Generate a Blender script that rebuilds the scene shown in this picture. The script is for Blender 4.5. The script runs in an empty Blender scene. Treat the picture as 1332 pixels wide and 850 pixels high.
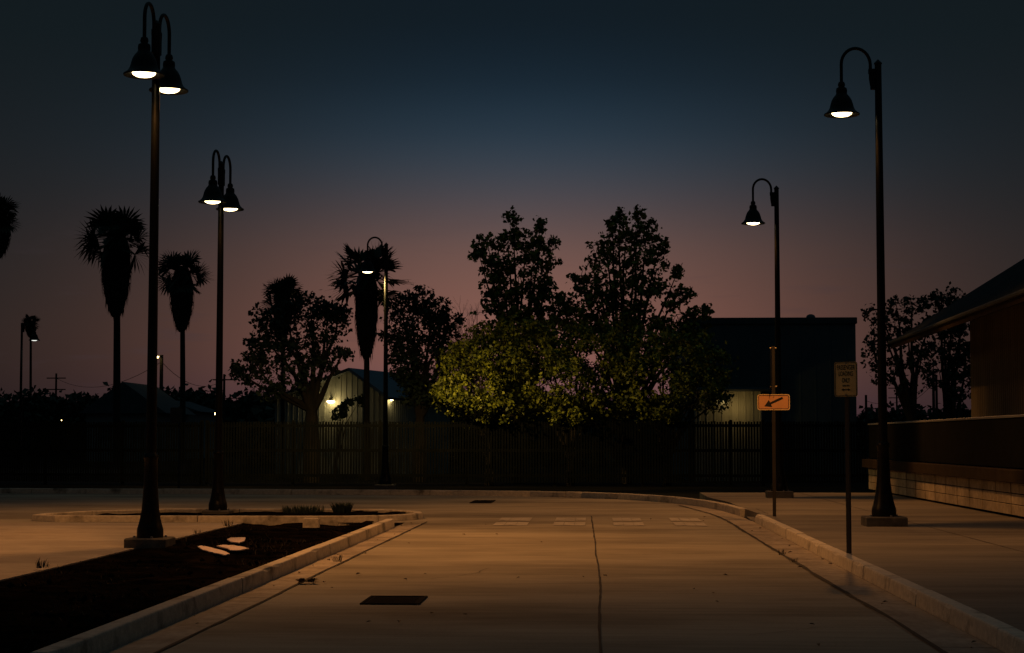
import bpy, math, random
import numpy as np
from mathutils import Vector, Matrix
R = math.radians
random.seed(7); rng = np.random.default_rng(11)
scene = bpy.context.scene
col = scene.collection

# ------------------------------------------------------------------ camera
F = 2300.0; HOR = 572.0; CH = 1.55
PITCH = math.atan((HOR-425)/F); YAW = math.atan((775-666)/F)
cam_d = bpy.data.cameras.new('camera'); cam = bpy.data.objects.new('camera', cam_d); col.objects.link(cam)
cam_d.sensor_width = 36; cam_d.lens = 36*F/1332; cam_d.clip_end = 5000
cam.location = (0, 0, CH); cam.rotation_euler = (math.pi/2+PITCH, 0, YAW)
scene.camera = cam
ROT = cam.rotation_euler.to_matrix()
def ray(px, py): return ROT @ Vector(((px-666)/F, -(py-425)/F, -1.0))
def G(px, py, z=0.0):                      # point of the level plane z seen at a place of the photograph
    d = ray(px, py); t = (z-CH)/d.z; return Vector((d.x*t, d.y*t, z))
def Q(px, py, Y):                          # point at distance Y
    d = ray(px, py); t = Y/d.y; return Vector((d.x*t, Y, CH+d.z*t))

# ------------------------------------------------------------------ world, exposure
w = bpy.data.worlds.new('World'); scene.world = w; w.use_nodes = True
nt = w.node_tree; N = nt.nodes; L = nt.links
for n in list(N): N.remove(n)
def wn(t, **k):
    n = N.new(t)
    for a, b in k.items(): setattr(n, a, b)
    return n
def wmath(op, a, b=None, clamp=False):
    n = wn('ShaderNodeMath', operation=op); n.use_clamp = clamp
    for i, v in enumerate((a, b)):
        if v is None: continue
        if isinstance(v, (int, float)): n.inputs[i].default_value = v
        else: L.new(v, n.inputs[i])
    return n.outputs[0]
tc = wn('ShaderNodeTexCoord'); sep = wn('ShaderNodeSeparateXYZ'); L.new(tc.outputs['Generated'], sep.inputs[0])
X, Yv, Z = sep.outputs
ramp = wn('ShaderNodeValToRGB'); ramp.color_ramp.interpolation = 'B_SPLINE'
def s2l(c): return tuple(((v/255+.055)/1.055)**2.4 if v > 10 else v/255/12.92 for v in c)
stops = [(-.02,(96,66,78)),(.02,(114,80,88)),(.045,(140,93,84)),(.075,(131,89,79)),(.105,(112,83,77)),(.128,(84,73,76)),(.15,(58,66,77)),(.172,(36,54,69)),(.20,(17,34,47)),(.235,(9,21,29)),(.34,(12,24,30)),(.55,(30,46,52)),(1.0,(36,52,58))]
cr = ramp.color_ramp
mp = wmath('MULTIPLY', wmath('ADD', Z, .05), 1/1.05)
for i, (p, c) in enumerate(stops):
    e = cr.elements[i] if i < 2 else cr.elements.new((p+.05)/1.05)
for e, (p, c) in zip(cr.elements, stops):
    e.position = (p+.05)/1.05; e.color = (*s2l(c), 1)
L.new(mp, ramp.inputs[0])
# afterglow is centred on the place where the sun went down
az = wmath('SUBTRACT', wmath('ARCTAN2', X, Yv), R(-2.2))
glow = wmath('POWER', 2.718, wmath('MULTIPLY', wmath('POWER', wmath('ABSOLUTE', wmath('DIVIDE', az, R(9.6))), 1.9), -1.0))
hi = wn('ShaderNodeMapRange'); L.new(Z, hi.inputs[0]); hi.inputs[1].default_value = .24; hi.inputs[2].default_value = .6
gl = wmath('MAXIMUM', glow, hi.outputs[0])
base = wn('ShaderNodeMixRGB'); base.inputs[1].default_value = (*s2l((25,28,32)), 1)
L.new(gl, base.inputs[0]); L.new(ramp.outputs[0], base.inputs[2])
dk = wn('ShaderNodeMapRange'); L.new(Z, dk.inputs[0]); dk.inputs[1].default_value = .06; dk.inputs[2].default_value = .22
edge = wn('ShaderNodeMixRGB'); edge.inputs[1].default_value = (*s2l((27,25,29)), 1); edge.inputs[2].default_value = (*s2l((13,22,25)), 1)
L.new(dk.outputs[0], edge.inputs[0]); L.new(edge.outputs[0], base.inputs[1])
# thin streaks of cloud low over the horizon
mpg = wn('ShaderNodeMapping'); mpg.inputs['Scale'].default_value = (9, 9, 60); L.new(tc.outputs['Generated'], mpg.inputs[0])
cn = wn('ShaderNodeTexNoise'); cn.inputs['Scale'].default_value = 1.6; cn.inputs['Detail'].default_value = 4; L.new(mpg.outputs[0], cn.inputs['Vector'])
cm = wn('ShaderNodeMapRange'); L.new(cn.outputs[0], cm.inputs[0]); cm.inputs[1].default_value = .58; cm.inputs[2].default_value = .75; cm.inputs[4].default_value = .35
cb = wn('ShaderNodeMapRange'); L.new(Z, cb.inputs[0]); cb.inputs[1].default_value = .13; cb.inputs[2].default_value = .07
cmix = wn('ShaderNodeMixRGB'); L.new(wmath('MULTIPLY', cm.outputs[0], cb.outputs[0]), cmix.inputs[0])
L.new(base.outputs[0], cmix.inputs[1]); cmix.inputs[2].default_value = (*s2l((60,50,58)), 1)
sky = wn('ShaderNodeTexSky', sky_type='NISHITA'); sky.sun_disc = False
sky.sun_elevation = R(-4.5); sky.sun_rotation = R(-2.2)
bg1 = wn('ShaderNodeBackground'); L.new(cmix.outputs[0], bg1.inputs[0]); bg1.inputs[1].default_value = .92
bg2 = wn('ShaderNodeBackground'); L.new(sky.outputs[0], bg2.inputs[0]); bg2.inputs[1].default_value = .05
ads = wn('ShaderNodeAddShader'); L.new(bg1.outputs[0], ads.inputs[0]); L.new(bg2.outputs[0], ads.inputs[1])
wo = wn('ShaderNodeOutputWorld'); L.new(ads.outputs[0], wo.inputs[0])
scene.view_settings.view_transform = 'Standard'; scene.view_settings.look = 'None'
scene.view_settings.gamma = 1; scene.view_settings.exposure = 0
scene.render.engine = 'CYCLES'
LAMP_COL = (1.0, .405, .105); LAMP_W = 1080.0

# ------------------------------------------------------------------ materials
def mat(name, c1, c2=None, scale=4, rough=.8, metal=0, bump=0, stretch=(1,1,1), detail=6, lo=.35, hi=.65, emit=None, estr=0, bscale=None, island=False, spec=.4, fine=None):
    m = bpy.data.materials.new(name); m.use_nodes = True
    n = m.node_tree.nodes; l = m.node_tree.links; b = n['Principled BSDF']
    b.inputs['Roughness'].default_value = rough; b.inputs['Metallic'].default_value = metal
    b.inputs['Specular IOR Level'].default_value = spec
    b.inputs['Base Color'].default_value = (*c1, 1)
    if emit: b.inputs['Emission Color'].default_value = (*emit, 1); b.inputs['Emission Strength'].default_value = estr
    t = n.new('ShaderNodeTexCoord'); g = n.new('ShaderNodeNewGeometry')
    if c2:
        mp = n.new('ShaderNodeMapping'); mp.inputs['Scale'].default_value = stretch; l.new(g.outputs['Position'], mp.inputs[0])
        nz = n.new('ShaderNodeTexNoise'); nz.inputs['Scale'].default_value = scale; nz.inputs['Detail'].default_value = detail; nz.inputs['Roughness'].default_value = .62
        l.new(mp.outputs[0], nz.inputs['Vector'])
        mr = n.new('ShaderNodeMapRange'); mr.inputs[1].default_value = lo; mr.inputs[2].default_value = hi
        l.new(g.outputs['Random Per Island'] if island else nz.outputs[0], mr.inputs[0])
        if island: mr.inputs[1].default_value = 0; mr.inputs[2].default_value = 1
        mx = n.new('ShaderNodeMixRGB'); mx.inputs[1].default_value = (*c1, 1); mx.inputs[2].default_value = (*c2, 1)
        l.new(mr.outputs[0], mx.inputs[0]); out = mx.outputs[0]
        if fine:
            n2 = n.new('ShaderNodeTexNoise'); n2.inputs['Scale'].default_value = fine[0]; n2.inputs['Detail'].default_value = 5
            mp2 = n.new('ShaderNodeMapping'); mp2.inputs['Scale'].default_value = fine[2]; l.new(g.outputs['Position'], mp2.inputs[0]); l.new(mp2.outputs[0], n2.inputs['Vector'])
            r2 = n.new('ShaderNodeMapRange'); r2.inputs[1].default_value = .3; r2.inputs[2].default_value = .7; r2.inputs[3].default_value = 1-fine[1]; r2.inputs[4].default_value = 1+fine[1]*.6
            l.new(n2.outputs[0], r2.inputs[0])
            m2 = n.new('ShaderNodeVectorMath'); m2.operation = 'SCALE'; l.new(out, m2.inputs[0]); l.new(r2.outputs[0], m2.inputs['Scale']); out = m2.outputs[0]
        l.new(out, b.inputs['Base Color'])
    if bump:
        nb = n.new('ShaderNodeTexNoise'); nb.inputs['Scale'].default_value = bscale or scale*6; nb.inputs['Detail'].default_value = 5
        l.new(g.outputs['Position'], nb.inputs['Vector'])
        bp = n.new('ShaderNodeBump'); bp.inputs['Strength'].default_value = bump; bp.inputs['Distance'].default_value = .02
        l.new(nb.outputs[0], bp.inputs['Height']); l.new(bp.outputs[0], b.inputs['Normal'])
    return m
M = {}
M['concrete'] = mat('road concrete', (.16,.14,.105), (.36,.325,.25), scale=.45, stretch=(.5,1.2,1), rough=.8, bump=.35, bscale=30, lo=.30, hi=.60, fine=(1.6,.17,(.45,5,1)), detail=9, spec=.2)
M['slab'] = mat('slab concrete', (.28,.24,.195), (.42,.37,.30), scale=.7, stretch=(.5,1.2,1), rough=.8, bump=.25, bscale=40, fine=(3,.18,(1,3,1)))
M['walk'] = mat('sidewalk concrete', (.13,.115,.095), (.27,.24,.19), scale=.5, stretch=(.4,1.5,1), rough=.8, bump=.25, bscale=40, fine=(1.5,.2,(.6,5,1)))
M['gutter'] = mat('gutter concrete', (.24,.20,.155), (.42,.36,.28), scale=1.6, rough=.8, bump=.3, bscale=40, fine=(6,.25,(2,1,1)))
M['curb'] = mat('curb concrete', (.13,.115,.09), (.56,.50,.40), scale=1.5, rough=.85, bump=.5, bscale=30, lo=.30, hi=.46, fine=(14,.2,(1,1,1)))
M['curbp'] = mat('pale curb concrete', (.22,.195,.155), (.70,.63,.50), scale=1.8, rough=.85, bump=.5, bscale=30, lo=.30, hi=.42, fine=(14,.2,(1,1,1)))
M['joint'] = mat('joint', (.035,.03,.026), rough=.9)
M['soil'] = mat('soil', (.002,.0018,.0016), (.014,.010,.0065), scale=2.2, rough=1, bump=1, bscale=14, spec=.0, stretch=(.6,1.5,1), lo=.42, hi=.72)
M['ground'] = mat('ground', (.007,.007,.006), (.016,.014,.011), scale=.3, rough=1, spec=.05)
M['paint'] = mat('worn paint', (.27,.24,.19), (.50,.46,.38), scale=3, rough=.7, lo=.3, hi=.6)
M['iron'] = mat('iron cover', (.010,.010,.010), (.016,.015,.014), scale=20, rough=1, spec=.03)
M['pole'] = mat('dark painted metal', (.004,.005,.005), (.007,.0075,.007), scale=8, rough=.4, spec=.18)
M['inner'] = mat('lamp reflector', (.5,.42,.3), rough=.5)
M['lens'] = mat('lit lens', (.8,.8,.8), rough=.4, emit=(1.0,.74,.38), estr=7)
M['lensw'] = mat('lit pale lens', (.8,.8,.8), rough=.4, emit=(.95,.98,.90), estr=1.3)
M['bulb'] = mat('lit bulb', (.8,.8,.8), rough=.4, emit=(1.0,.72,.28), estr=14)
M['foot'] = mat('footing concrete', (.08,.075,.065), (.16,.145,.12), scale=6, rough=.85, bump=.4)
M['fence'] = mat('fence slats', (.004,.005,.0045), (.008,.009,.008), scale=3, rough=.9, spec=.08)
M['siding'] = mat('pale siding', (.22,.23,.20), (.32,.33,.29), scale=1.4, rough=.6, stretch=(3,3,.4))
M['roofm'] = mat('dark roofing', (.05,.065,.07), (.075,.09,.10), scale=2, rough=.8)
M['bluem'] = mat('blue grey roofing', (.10,.14,.19), (.13,.18,.23), scale=2, rough=.5)
M['dark'] = mat('dark wall', (.07,.10,.115), (.10,.135,.15), scale=.5, rough=.8)
M['barn'] = mat('corrugated barn siding', (.20,.165,.115), (.28,.235,.16), scale=.8, rough=.65, stretch=(2,2,.4))
M['block'] = mat('concrete block', (.30,.25,.18), (.50,.42,.30), scale=1.2, rough=.9, bump=.4, fine=(9,.25,(1,1,1)))
M['brown'] = mat('brown coping', (.03,.022,.016), (.045,.034,.024), scale=3, rough=1, spec=.08)
M['rail'] = mat('galvanised rail', (.32,.33,.34), rough=.4, metal=.6)
M['panel'] = mat('dark screen', (.006,.007,.007), (.009,.010,.010), scale=2, rough=1, spec=.03)
M['leaf'] = mat('leaf green', (.035,.05,.016), (.10,.115,.03), island=True, rough=.55, spec=.35)
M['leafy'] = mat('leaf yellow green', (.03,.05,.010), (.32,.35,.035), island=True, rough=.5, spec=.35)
M['leafd'] = mat('leaf dark green', (.025,.045,.03), (.05,.075,.045), island=True, rough=.6, spec=.3)
M['bark'] = mat('bark', (.018,.015,.011), (.04,.032,.024), scale=6, rough=.95, bump=.8, stretch=(1,1,.2))
M['thatch'] = mat('dead fronds', (.02,.017,.012), (.04,.032,.022), island=True, rough=.9, spec=.1)
M['orange'] = mat('orange sign face', (.66,.34,.15), (.58,.30,.13), scale=3, rough=.45)
M['white'] = mat('dirty white sign face', (.72,.60,.28), (.60,.48,.22), scale=5, rough=.5)
M['cream'] = mat('sign rim', (.80,.62,.30), rough=.5)
M['black'] = mat('black lettering', (.012,.012,.012), rough=.5)
M['post'] = mat('galvanised post', (.016,.014,.011), (.028,.024,.018), scale=8, rough=.6, metal=0)
M['postd'] = mat('dark post', (.03,.03,.03), rough=.6)
M['patch'] = mat('pale patch', (.62,.50,.46), (.74,.60,.55), scale=9, rough=.6)
M['wood'] = mat('pole wood', (.035,.03,.025), rough=.9)
M['dry'] = mat('dry leaf', (.07,.045,.025), (.12,.08,.04), island=True, rough=.8)
M['weed'] = mat('weed', (.008,.008,.005), (.035,.028,.012), island=True, rough=.8)
M['housew'] = mat('far stucco', (.20,.22,.22), rough=.8)

# ------------------------------------------------------------------ builders
class MB:
    def __init__(s): s.v = []; s.f = []
    def add(s, vs, fs):
        o = len(s.v); s.v += [tuple(p) for p in vs]; s.f += [tuple(i+o for i in f) for f in fs]; return s
    def box(s, x0, x1, y0, y1, z0, z1, bev=0):
        if bev:
            b = bev; vs = []
            for z, i in ((z0, 0), (z1-b, 0), (z1, b)):
                vs += [(x0+i,y0+i,z),(x1-i,y0+i,z),(x1-i,y1-i,z),(x0+i,y1-i,z)]
            fs = [(3,2,1,0),(8,9,10,11)]
            for k in (0, 4):
                for j in range(4): fs.append((k+j, k+(j+1)%4, k+4+(j+1)%4, k+4+j))
            return s.add(vs, fs)
        vs = [(x0,y0,z0),(x1,y0,z0),(x1,y1,z0),(x0,y1,z0),(x0,y0,z1),(x1,y0,z1),(x1,y1,z1),(x0,y1,z1)]
        return s.add(vs, [(3,2,1,0),(4,5,6,7),(0,1,5,4),(1,2,6,5),(2,3,7,6),(3,0,4,7)])
    def obox(s, c, ux, sx, sy, z0, z1):      # box turned about z: ux = unit direction of its length
        ux = Vector((ux[0], ux[1], 0)).normalized(); uy = Vector((-ux.y, ux.x, 0)); c = Vector((c[0], c[1], 0)); vs = []
        for z in (z0, z1):
            for a, b in ((-1,-1),(1,-1),(1,1),(-1,1)):
                p = c+ux*(a*sx/2)+uy*(b*sy/2); vs.append((p.x, p.y, z))
        return s.add(vs, [(3,2,1,0),(4,5,6,7),(0,1,5,4),(1,2,6,5),(2,3,7,6),(3,0,4,7)])
    def tube(s, pts, rad, n=8, cap=True):
        pts = [Vector(p) for p in pts]
        if isinstance(rad, (int, float)): rad = [rad]*len(pts)
        rings = []; prev = None
        for i, p in enumerate(pts):
            d = (pts[min(i+1, len(pts)-1)]-pts[max(i-1, 0)])
            if d.length < 1e-7: d = Vector((0,0,1))
            d.normalize()
            if prev is None: a = d.orthogonal().normalized()
            else:
                a = prev-d*prev.dot(d); a = a.normalized() if a.length > 1e-6 else d.orthogonal().normalized()
            prev = a; b = d.cross(a); r = rad[i]
            rings.append([p+(a*math.cos(2*math.pi*k/n)+b*math.sin(2*math.pi*k/n))*r for k in range(n)])
        vs = [q for rg in rings for q in rg]; fs = []
        for i in range(len(pts)-1):
            for k in range(n): fs.append((i*n+k, i*n+(k+1)%n, (i+1)*n+(k+1)%n, (i+1)*n+k))
        if cap: fs.append(tuple(range(n-1, -1, -1))); fs.append(tuple((len(pts)-1)*n+k for k in range(n)))
        return s.add(vs, fs)
    def lathe(s, prof, n=24, c=(0,0,0), cap=True):
        vs = []; fs = []
        for r, z in prof:
            for k in range(n): a = 2*math.pi*k/n; vs.append((c[0]+r*math.cos(a), c[1]+r*math.sin(a), c[2]+z))
        m = len(prof)
        for i in range(m-1):
            for k in range(n): fs.append((i*n+k, i*n+(k+1)%n, (i+1)*n+(k+1)%n, (i+1)*n+k))
        if cap: fs.append(tuple(range(n-1, -1, -1))); fs.append(tuple((m-1)*n+k for k in range(n)))
        return s.add(vs, fs)
    def poly(s, pts, z0, z1):               # upright prism on a plan outline (counterclockwise)
        n = len(pts); vs = [(p[0], p[1], z0) for p in pts]+[(p[0], p[1], z1) for p in pts]
        fs = [tuple(range(n-1, -1, -1)), tuple(range(n, 2*n))]+[(k, (k+1)%n, n+(k+1)%n, n+k) for k in range(n)]
        return s.add(vs, fs)
    def slab3(s, quad, t):                   # thickened quad
        q = [Vector(p) for p in quad]; nr = (q[1]-q[0]).cross(q[3]-q[0]).normalized()*t
        return s.add(q+[p-nr for p in q], [(0,1,2,3),(7,6,5,4),(0,4,5,1),(1,5,6,2),(2,6,7,3),(3,7,4,0)])
    def build(s, name, m, parent=None, smooth=False, off=None):
        me = bpy.data.meshes.new(name)
        vs = s.v if off is None else [(p[0]-off[0], p[1]-off[1], p[2]-off[2]) for p in s.v]
        me.from_pydata(vs, [], s.f); me.materials.append(M[m] if isinstance(m, str) else m)
        if smooth:
            for p in me.polygons: p.use_smooth = True
            try: me.set_sharp_from_angle(angle=R(40))
            except Exception: pass
        o = bpy.data.objects.new(name, me); col.objects.link(o)
        if parent: o.parent = parent
        elif off is not None: o.location = off
        return o
def tag(o, label=None, cat=None, group=None, kind=None):
    if label: o['label'] = label
    if cat: o['category'] = cat
    if group: o['group'] = group
    if kind: o['kind'] = kind
    return o
def empty(name, loc, label=None, cat=None, group=None, rz=0):
    o = bpy.data.objects.new(name, None); col.objects.link(o); o.location = loc; o.rotation_euler = (0,0,rz); o.empty_display_size = .2
    return tag(o, label, cat, group)
def copy_tree(o, parent=None):
    c = o.copy(); col.objects.link(c)
    if parent: c.parent = parent
    for ch in list(o.children): copy_tree(ch, c)
    return c
def structure(mb, name, m, smooth=False): return tag(mb.build(name, m, smooth=smooth), kind='structure')
def sheet(name, pts, z, m, th=None):
    mb = MB()
    mb.add([(p[0], p[1], z) for p in pts], [tuple(range(len(pts)))])
    return structure(mb, name, m)

# ------------------------------------------------------------------ ground, road, walks
LC = -3.575; RC = 2.965; GL = -3.2; GR = 2.50       # curb faces and gutter joints
sheet('ground', [(-3000,-300),(3000,-300),(3000,3000),(-3000,3000)], -.08, 'ground')
FE = G(840,652,0).y
road_pts = [(-60,32.55),(-6.58,32.55),(-6.58,33.05),(LC+.01,33.05),(LC+.01,31.4),(LC+.01,-6),(RC,-6),(RC,33.6),(2.9,36.2),(2.72,39.6),(1.9,43.4),(.6,46.2),(-1.8,48.4),(-4,49.1),(-14,50.2),(-60,53)]
sheet('road', road_pts, 0, 'concrete')
# gutters
sheet('gutter', [(LC+.012,-6),(GL,-6),(GL,32.6),(LC+.012,31.6)], .004, 'gutter')
sheet('gutter', [(GR,-6),(RC,-6),(RC,33.6),(2.9,36.2),(2.72,39.6),(1.9,43.4),(2.35,37.5),(GR,34)], .004, 'gutter')
# slab left of the planter
sl = [(-60,-6)]+[tuple(G(*p).xy) for p in ((0,757),(80,737),(160,717),(235,700),(312,682.5))]+[(-6.9,33.0),(-60,33.0)]
sl[1] = (sl[2][0]-.12, 19.2); sl[0] = (-60, -6)
inner = [(-6.62,-6),(-6.58,17.5),(-6.55,22),(-6.58,27),(-6.55,32.6)]
structure(MB().poly([(-60,-6)]+inner+[(-60,32.6)], -.12, .004), 'parking_lane', 'slab')
# joints and cracks
def strip(name, pts, wd, z, m, wob=0, seg=.35):
    mb = MB(); P = []
    for a, b in zip(pts[:-1], pts[1:]):
        a = Vector(a); b = Vector(b); k = max(1, int((b-a).length/seg))
        for i in range(k): P.append(a.lerp(b, i/k))
    P.append(Vector(pts[-1])); ph = 0; Ls = []; Rs = []
    for i, p in enumerate(P):
        d = (P[min(i+1,len(P)-1)]-P[max(i-1,0)]).normalized(); nrm = Vector((-d.y, d.x))
        ph = ph*.93+random.uniform(-wob, wob); q = p+nrm*ph; ww = wd*random.uniform(.6,1.3)/2
        Ls.append((q.x+nrm.x*ww, q.y+nrm.y*ww, z)); Rs.append((q.x-nrm.x*ww, q.y-nrm.y*ww, z))
    n = len(P); mb.add(Ls+Rs, [(i, n+i, n+i+1, i+1) for i in range(n-1)])
    return structure(mb, name, m)
strip('road_joint', [(.02,3),(.03,20),(-.05,29),(-.1,36)], .02, .006, 'joint', .004)
strip('road_joint', [(GL,3),(GL,33.2)], .03, .009, 'joint', .006)
strip('road_joint', [(GR,3),(GR,34),(2.38,37.3),(1.95,41.8)], .05, .009, 'joint', .008)
for y in (8.6,13.4,18.3,23.1,28.0,32.8):
    strip('road_joint', [(RC,y),(GR,y+.03)], .016, .0085, 'joint', .003)
    strip('road_joint', [(GL,y-1),(LC,y-1)], .014, .0085, 'joint', .003)
for y_ in (11.2,15.8,20.4,25.0,29.6,38.8):
    strip('road_joint', [(GL+.02,y_),(GR-.02,y_+.04)], .009, .0055, 'joint', .002)
strip('road_crack', [(.62,24.0),(1.15,24.25),(1.75,24.2)], .02, .0065, 'joint', .012, .15)
strip('road_crack', [(-1.9,19.6),(-1.35,20.6),(-1.28,21.4)], .008, .0065, 'joint', .02, .15)
strip('road_crack', [(1.2,14.2),(1.9,14.9),(2.45,14.8)], .008, .0065, 'joint', .02, .15)
# sidewalk on the right with control joints
SW = [(RC+.14,-6),(7.55,-6),(7.55,49.5),(10,49.5),(10,50),(2.6,48.2),(3.05,43.5),(3.06,39.5),(3.1,36.2),(RC+.14,33.6)]
structure(MB().poly([(3.1,-6),(7.6,-6),(7.6,47.4),(2.75,47.4),(2.72,43.6),(2.98,40.2),(3.02,36.2),(3.1,33.7)], -.05, .146), 'sidewalk', 'walk')
for y in (12.5,17.2,21.9,26.6,31.3,36,40.7): strip('sidewalk_joint', [(3.14,y),(7.5,y+.05)], .014, .150, 'joint', .003)
strip('sidewalk_joint', [(5.3,4),(5.35,47)], .014, .1505, 'joint', .003)
structure(MB().add([(RC-.01,33.68,.008),(3.02,36.15,.008),(3.24,36.15,.16),(3.24,33.68,.16),(RC-.01,33.68,-.02),(3.02,36.15,-.02),(3.24,36.15,-.02),(3.24,33.68,-.02)],
      [(3,2,1,0),(4,5,6,7),(0,1,5,4),(2,3,7,6),(1,2,6,5),(3,0,4,7)]), 'curb_ramp', 'walk')
# curbs: swept profile cut into blocks with open joints
def curb(pts, side, h=.15, wd=.16, block=3.0, gap=.02, z0=-.12, label='curb', first=None, m='curb'):
    P = [Vector(p) for p in pts]; dist = [0]
    for a, b in zip(P[:-1], P[1:]): dist.append(dist[-1]+(b-a).length)
    def at(s):
        for i in range(len(P)-1):
            if s <= dist[i+1] or i == len(P)-2:
                t = (s-dist[i])/(dist[i+1]-dist[i]); p = P[i].lerp(P[i+1], t)
                d = (P[i+1]-P[i]).normalized()
                if t < .0001 and i > 0: d = (d+(P[i]-P[i-1]).normalized()).normalized()
                if t > .9999 and i < len(P)-2: d = (d+(P[i+2]-P[i+1]).normalized()).normalized()
                return p, Vector((-d.y, d.x))*side
    mb = MB(); s = 0; T = dist[-1]; k = 0
    while s < T-.05:
        e = min(T, s+(first if (k == 0 and first) else block*random.uniform(.93,1.07)))
        if T-e < .4: e = T
        ss = [s+gap/2]+[d for d in dist if s+gap < d < e-gap]
        m_ = s+.3
        while m_ < e-.3: ss.append(m_); m_ += .3
        ss = sorted(ss)+[e-gap/2]; rings = []; dz = random.uniform(-.006,.006); dx = random.uniform(-.006,.006)
        for x in ss:
            p, nrm = at(x); j = 0; chip = random.choice([0]*14+[.012,.02])
            pr = [(0,z0),(.004,.02),(.010+chip*.3,h-.022-chip),(.014+chip,h-.008-chip*.6),(.024+chip,h),(wd-.014,h),(wd-.005,h-.004),(wd,h-.015),(wd,z0)]
            rings.append([(p.x+nrm.x*(o+dx+j), p.y+nrm.y*(o+dx+j), z+(dz+j if z > .05 else 0)) for o, z in pr])
        n = 9; vs = [q for r in rings for q in r]; fs = []
        for i in range(len(rings)-1):
            for q in range(n-1): fs.append((i*n+q, i*n+q+1, (i+1)*n+q+1, (i+1)*n+q))
            fs.append((i*n+n-1, i*n, (i+1)*n, (i+1)*n+n-1))
        fs += [tuple(range(n-1,-1,-1)), tuple((len(rings)-1)*n+q for q in range(n))]
        mb.add(vs, fs); s = e; k += 1
    o = mb.build('curb', m, smooth=False)
    bpy.context.view_layer.update()
    import bmesh
    b = bmesh.new(); b.from_mesh(o.data); bmesh.ops.recalc_face_normals(b, faces=b.faces); b.to_mesh(o.data); b.free()
    return tag(o, kind='structure')
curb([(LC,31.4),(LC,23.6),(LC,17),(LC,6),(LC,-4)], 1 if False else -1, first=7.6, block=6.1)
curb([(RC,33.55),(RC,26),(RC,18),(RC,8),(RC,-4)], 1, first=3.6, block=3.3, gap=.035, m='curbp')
def arc(c, r, a0, a1, n=10): return [(c[0]+r*math.cos(R(a0+(a1-a0)*i/n)), c[1]+r*math.sin(R(a0+(a1-a0)*i/n))) for i in range(n+1)]
far = [(-60,53.1),(-24,51.2),(-14,50.2),(-4,49.1),(-1.8,48.4),(-.4,47.4),(.6,46.2),(1.35,44.9),(1.95,43.2),(2.45,41),(2.74,38.8),(2.9,36.2)]
curb(far, 1, block=4)
# median island (two long sides, round nose on the right)
isl = [(-10.75,33.4),(-10.2,33.05)]+[(-9,33.0),(-6.5,33.0),(-5.3,33.0)]+arc((-5.2,34.8),1.8,-90,90,10)+[(-6.5,36.6),(-8.9,36.6),(-10.2,35.4),(-10.75,34.2),(-10.75,33.4)]
curb(isl, 1, block=3.4, wd=.17, h=.12)
def dirt(name, outline, z, m, amp=.03, step=.16):
    xs = [p[0] for p in outline]; ys = [p[1] for p in outline]; mb = MB()
    x0, x1, y0, y1 = min(xs), max(xs), min(ys), max(ys); nx = int((x1-x0)/step)+1; ny = int((y1-y0)/step)+1
    H = rng.normal(0, 1, (ny+1, nx+1)); H = (H+np.roll(H,1,0)+np.roll(H,1,1)+np.roll(H,-1,0)+np.roll(H,-1,1))/5
    H2 = rng.normal(0,1,(ny//5+3, nx//5+3))
    def ins(x, y):
        c = False; n = len(outline)
        for i in range(n):
            a, b = outline[i], outline[(i+1)%n]
            if (a[1] > y) != (b[1] > y) and x < (b[0]-a[0])*(y-a[1])/(b[1]-a[1])+a[0]: c = not c
        return c
    idx = {}; vs = []; fs = []
    for j in range(ny+1):
        for i in range(nx+1):
            x = x0+(x1-x0)*i/nx; y = y0+(y1-y0)*j/ny
            idx[(i,j)] = len(vs); eb = min(1, min(x-x0, x1-x)/.35); vs.append((x, y, z+amp*eb*(H[j,i]+.8*H2[j//5,i//5])))
    for j in range(ny):
        for i in range(nx):
            x = x0+(x1-x0)*(i+.5)/nx; y = y0+(y1-y0)*(j+.5)/ny
            if ins(x, y): fs.append((idx[(i,j)], idx[(i+1,j)], idx[(i+1,j+1)], idx[(i,j+1)]))
    mb.add(vs, fs); return structure(mb, name, m, smooth=True)
# the road sheet is below the planter, so the soil lies on top of it
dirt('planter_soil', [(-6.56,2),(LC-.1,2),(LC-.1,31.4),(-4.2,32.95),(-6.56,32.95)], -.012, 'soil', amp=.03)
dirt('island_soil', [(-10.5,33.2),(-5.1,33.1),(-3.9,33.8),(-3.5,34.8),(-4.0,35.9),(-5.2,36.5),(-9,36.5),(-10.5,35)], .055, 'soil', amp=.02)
# crosswalk bars, worn
for px0, px1, f in ((722,762,1),(797,835,1),(648,690,.6),(873,912,.6)):
    for ya, yb in ((31.9,33.3),(33.75,35.2)):
        a = G(px0,678).x; b = G(px1,678).x; mb = MB(); n = 3
        for i in range(n):
            t0 = i/n; xa = a+(b-a)*t0; xb = a+(b-a)*(t0+1/n*random.uniform(.93,1.0))
            mb.add([(xa,ya+random.uniform(0,.12),.0085),(xb,ya+random.uniform(0,.12),.0085),(xb,yb-random.uniform(0,.12),.0085),(xa,yb-random.uniform(0,.12),.0085)], [(0,1,2,3)])
        structure(mb, 'crosswalk_bar', 'paint')

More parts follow.
